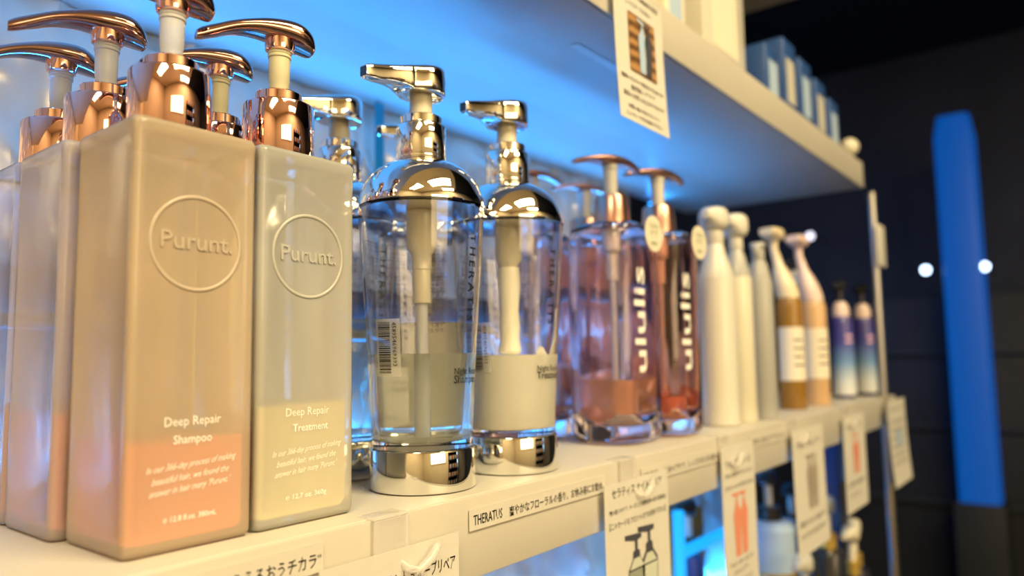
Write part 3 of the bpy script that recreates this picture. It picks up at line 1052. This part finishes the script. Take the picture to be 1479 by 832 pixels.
for k, (cx_, mm) in enumerate(((.0440, M['pale_blue']), (.0550, M['grey_ink']))):
    new('picture_bottle', little_bottle(cx_, .0480, .047, mm, y=-.0026), mm, ph)
for s, x, z, size, wd_ in (('髪と頭皮をいたわる美容成分を配合', .006, .1140, .0052, .073), ('しっとり うるおい', .020, .1050, .0052, .045), ('植物のちからで毛先までなめらか', .006, .0360, .0046, .075), ('自然派ヘアケア', .022, .0285, .0050, .042), ('毎日のお手入れにおすすめです', .008, .0210, .0050, .072), ('お問い合わせはフロントへ', .014, .0110, .0044, .056), ('このカードをお持ち下さい', .010, .0040, .0044, .064)):
    o = plane_text(s, x, z, size, M['ink'], t, y=-.0004 - .004 * (1 - z / .12) ** 2 - .0002, width=wd_, bold=.012, res=1)
    # follow the curl
    for v in o.data.vertices:
        v.co.y = -.004 * (1 - v.co.z / .12) ** 2 - .0003
t = card('label_strip', 'small dark-lettered sticker stuck under the upper shelf', 'label', 0, .090, 0, .010, 0, m=M['tape'])
t.location = (.545, .050, .3646)
t.rotation_euler = (-PI / 2, 0, 0)
lines(t, [('この棚の商品はお試しできます', .004, .002, .0060, .08)])

# clear plastic sign clips with hooks
def clip(x, z, lab):
    t = thing('sign_clip', lab, 'clip', (x, 0, z), 'clear clips holding the hanging cards')
    new('plate', box('plate', (0, -.0022, 0), (.0245, .0018, .024), .0007), M['clip'], t)
    new('top_lip', box('top_lip', (0, .004, .0125), (.0245, .014, .0016), .0006), M['clip'], t)
    pts = [(.004, -.003, -.010), (.006, -.008, -.014), (.012, -.0105, -.0165), (.020, -.0110, -.012), (.026, -.0105, -.0065), (.0275, -.010, -.0055)]
    new('hook', tube('hook', pts, [.0022, .0024, .0026, .0026, .0024, .0012], 14), M['clip'], t)
    return t


clip(.2700, -.0125, 'clear plastic clip with hook above the slogan card, nearest')
clip(.5190, -.0125, 'clear plastic clip with hook above the two-bottle drawing card')
clip(.7100, -.0125, 'clear plastic clip above the orange-bottles card')
clip(.9200, -.0125, 'clear plastic clip above the grey-picture card')
clip(1.1600, -.0125, 'clear plastic clip above the far reddish card')

# ------------------------------------------------------------------ things on the upper shelf
def carton(name, label, cat, x, y, z, sx, sy, sz, m, rz=0, panel=None, group=None):
    t = thing(name, label, cat, (x, y, z), group, rz)
    new('box', box('box', (0, 0, sz / 2), (sx, sy, sz), .0012), m, t)
    new('lid_flap', box('lid_flap', (0, 0, sz + .0006), (sx * .98, sy * .98, .0010)), m, t)
    if panel:
        new('front_panel', box('front_panel', (0, -sy / 2 - .0004, sz * .5), (sx * .6, .0006, sz * .55)), panel, t)
    return t


carton('carton', 'large white carton standing on the upper shelf', 'box', .845, .085, .4106, .130, .11, .160, M['white_pl'], panel=M['label'])
carton('carton', 'pale yellow carton with blue edge at the left of the white one', 'box', .718, .070, .4106, .050, .07, .150, M['label'], panel=M['pale_blue'])
carton('carton', 'cream carton above the hanging photo card', 'box', .560, .080, .4106, .070, .06, .120, M['ivory'], panel=M['label'])
for i, (x, h) in enumerate(((.985, .085), (1.06, .118), (1.135, .112), (1.21, .102), (1.285, .09))):
    t = carton('carton', ('blue glossy carton beside the large white one', 'blue glossy carton with pale panel, second of the row', 'blue glossy carton in the middle of the upper row', 'blue glossy carton, fourth along the upper shelf', 'blue glossy carton nearest the upper shelf end')[i], 'box', x, .045, .4106, .055, .05, h, M['blue_box'], panel=(M['pale_blue'], M['white_pl'])[i % 2], group='blue cartons on the upper shelf')

# ------------------------------------------------------------------ lower bay
glow = mat('blue_lit_acrylic', (.05, .3, .7), .2, emit=(.0, .42, 1.0), estr=1.0)
t = thing('acrylic_riser', 'blue edge-lit acrylic riser on the lower shelf', 'display riser', (.915, .150, -.36))
new('upright', box('upright', (0, 0, .118), (.012, .012, .236), .001), glow, t)
new('top_rail', box('top_rail', (.10, 0, .180), (.19, .012, .012), .001), glow, t)
new('upright', box('upright', (.20, 0, .0925), (.012, .012, .185), .001), glow, t)
carton('carton', 'tall bright blue carton with black bands in the lower bay', 'box', 1.275, .062, -.3596, .05, .05, .300, M['blue_box'], panel=M['black_pl'])
carton('carton', 'brown carton behind the blue riser in the lower bay', 'box', 1.080, .235, -.3596, .09, .05, .200, M['amber'])
carton('carton', 'small tan carton low behind the two-bottle drawing card', 'box', .860, .095, -.3596, .04, .04, .150, M['label'])
LOW = [  # x, y, height, radius, body, head, label
    (.960, .060, .155, .026, 'black_pl', 'white_pl', 'dark bottle with white pump in the lower bay, just right of the blue riser'),
    (1.005, .180, .235, .020, 'blue_box', 'black_pl', 'dark blue bottle with black pump behind the blue riser'),
    (1.140, .110, .265, .036, 'pale_blue', 'black_pl', 'broad pale blue bottle with black pump between two hanging cards'),
    (1.085, .045, .160, .025, 'black_pl', 'white_pl', 'black bottle with white pump in front of the broad pale blue one'),
    (1.170, .035, .228, .024, 'black_pl', 'white_pl', 'black bottle with tall white pump under the amber bottles'),
    (1.225, .110, .175, .024, 'blue_box', 'pale_blue', 'blue bottle with pale pump behind the tall white pump'),
    (1.335, .140, .215, .030, 'blue_box', 'black_pl', 'blue bottle with black pump in the back row under the far cards'),
    (1.240, .020, .175, .020, 'black_pl', 'ivory', 'slim black bottle with cream pump at the front of the lower shelf'),
    (1.330, .040, .165, .024, 'black_pl', 'ivory', 'black bottle with cream pump beside the tall blue carton'),
    (1.430, .080, .180, .027, 'black_pl', 'ivory', 'black bottle with cream pump nearest the far post'),
]
for (x, y, h, r, bm_, hm, lab) in LOW:
    t = thing('pump_bottle', lab, 'pump bottle', (x, y, -.3597), 'pump bottles in the lower bay')
    hb = h - .075
    new('body', lathe('body', [(r * .94, 0), (r, .002), (r, hb - .012), (r * .8, hb - .003), (r * .5, hb)], 32), M[bm_], t)
    new('band', strip_mesh('band', [(math.radians(-220), hb * .45, math.radians(-30), hb * .62)], lambda z: r, .0004, 20), M['gold'], t)
    new('collar', lathe('collar', [(r * .52, hb), (r * .52, hb + .02), (r * .3, hb + .021)], 28), M['gold'] if hm != 'black_pl' else M['black_pl'], t)
    new('stem', lathe('stem', [(.006, hb + .02), (.006, hb + .055)], 16), M[hm] if hm != 'black_pl' else M['white_pl'], t)
    new('pump_head', head_mesh('pump_head', [(-.038, hb + .066, hb + .058, .005), (-.02, hb + .072, hb + .056, .009), (0, hb + .075, hb + .048, .013), (.012, hb + .073, hb + .050, .009), (.016, hb + .066, hb + .056, .004)], ex=3), M[hm], t)

# ------------------------------------------------------------------ the dark shop beyond
blue_panel = mat('blue_backlit_panel', (.01, .05, .2), .4, emit=(.0, .080, .38), estr=.8)
t = thing('light_column', 'tall blue-lit column in the dark shop beyond the shelf', 'light column', (3.95, .155, Z0))
new('lit_face', rloft('lit_face', [(.07, .080, .02, .55), (.07, .080, .02, 2.22), (.06, .065, .03, 2.32)], 4), blue_panel, t)
new('plinth', box('plinth', (0, 0, .275), (.18, .20, .55), .005), M['wall_dark'], t)
spot = mat('small_white_lamp', (.5, .5, .5), .4, emit=(.55, .75, 1.0), estr=7)
spot2 = mat('small_grey_lamp', (.5, .5, .5), .4, emit=(.75, .72, .85), estr=3.0)
rk = thing('display_rack', 'dark display rack with dim boxes in the unlit shop', 'rack', (4.3, .25, Z0))
new('frame', box('frame', (0, 0, .75), (.3, 1.3, 1.5), .01), M['wall_dark'], rk)
for k in range(3):
    new('rack_shelf', box('rack_shelf', (-.16, 0, .5 + k * .36), (.06, 1.28, .02)), mat('rack_grey', (.04, .05, .06), .5), rk)
rkw = thing('display_rack', 'black display rack with rows of products on the opposite side of the aisle', 'rack', (1.35, -2.2, Z0))
new('frame', box('frame', (0, -.15, 1.0), (1.1, .02, 1.9), .004), M['black_pl'], rkw)
for k in range(5):
    new('rack_shelf', box('rack_shelf', (0, 0, .25 + k * .38), (1.1, .3, .025)), M['black_pl'], rkw)
    for j in range(9):
        mm = (M['tan_pl'], M['white_pl'], M['red_box'], M['blue_box'], M['gold'])[(j * 3 + k) % 5] if 'red_box' in M else M['tan_pl']
        new('product_row', box('product_row', (-.48 + j * .12, .03, .25 + k * .38 + .0125 + .09), (.08, .08, .18), .006), mm, rkw)
for k, (yy, zz, mm) in enumerate(((.304, .455, spot), (.070, .450, spot), (.818, .675, spot2))):
    t = thing('wall_lamp', ('small white lamp glowing left of the blue column', 'small white lamp glowing right of the blue column', 'small greyish lamp seen above the amber bottles')[k], 'lamp', (3.9, yy, zz))
    new('bulb', lathe('bulb', [(.0005, -.018)] + [(.018 * math.cos(a), .018 * math.sin(a)) for a in [PI * (i - 4) / 10 for i in range(9)]] + [(.0005, .018)], 20), mm, t)
    new('bracket', box('bracket', (.2, 0, 0), (.37, .006, .006)), M['black_pl'], t)

area('far_wall_fill', (2.9, 1.3, .5), (0, math.radians(-90), math.radians(-20)), .5, .2, 5, (.02, .25, 1.0))  # added blue fill for the dark far wall, no fixture of its own
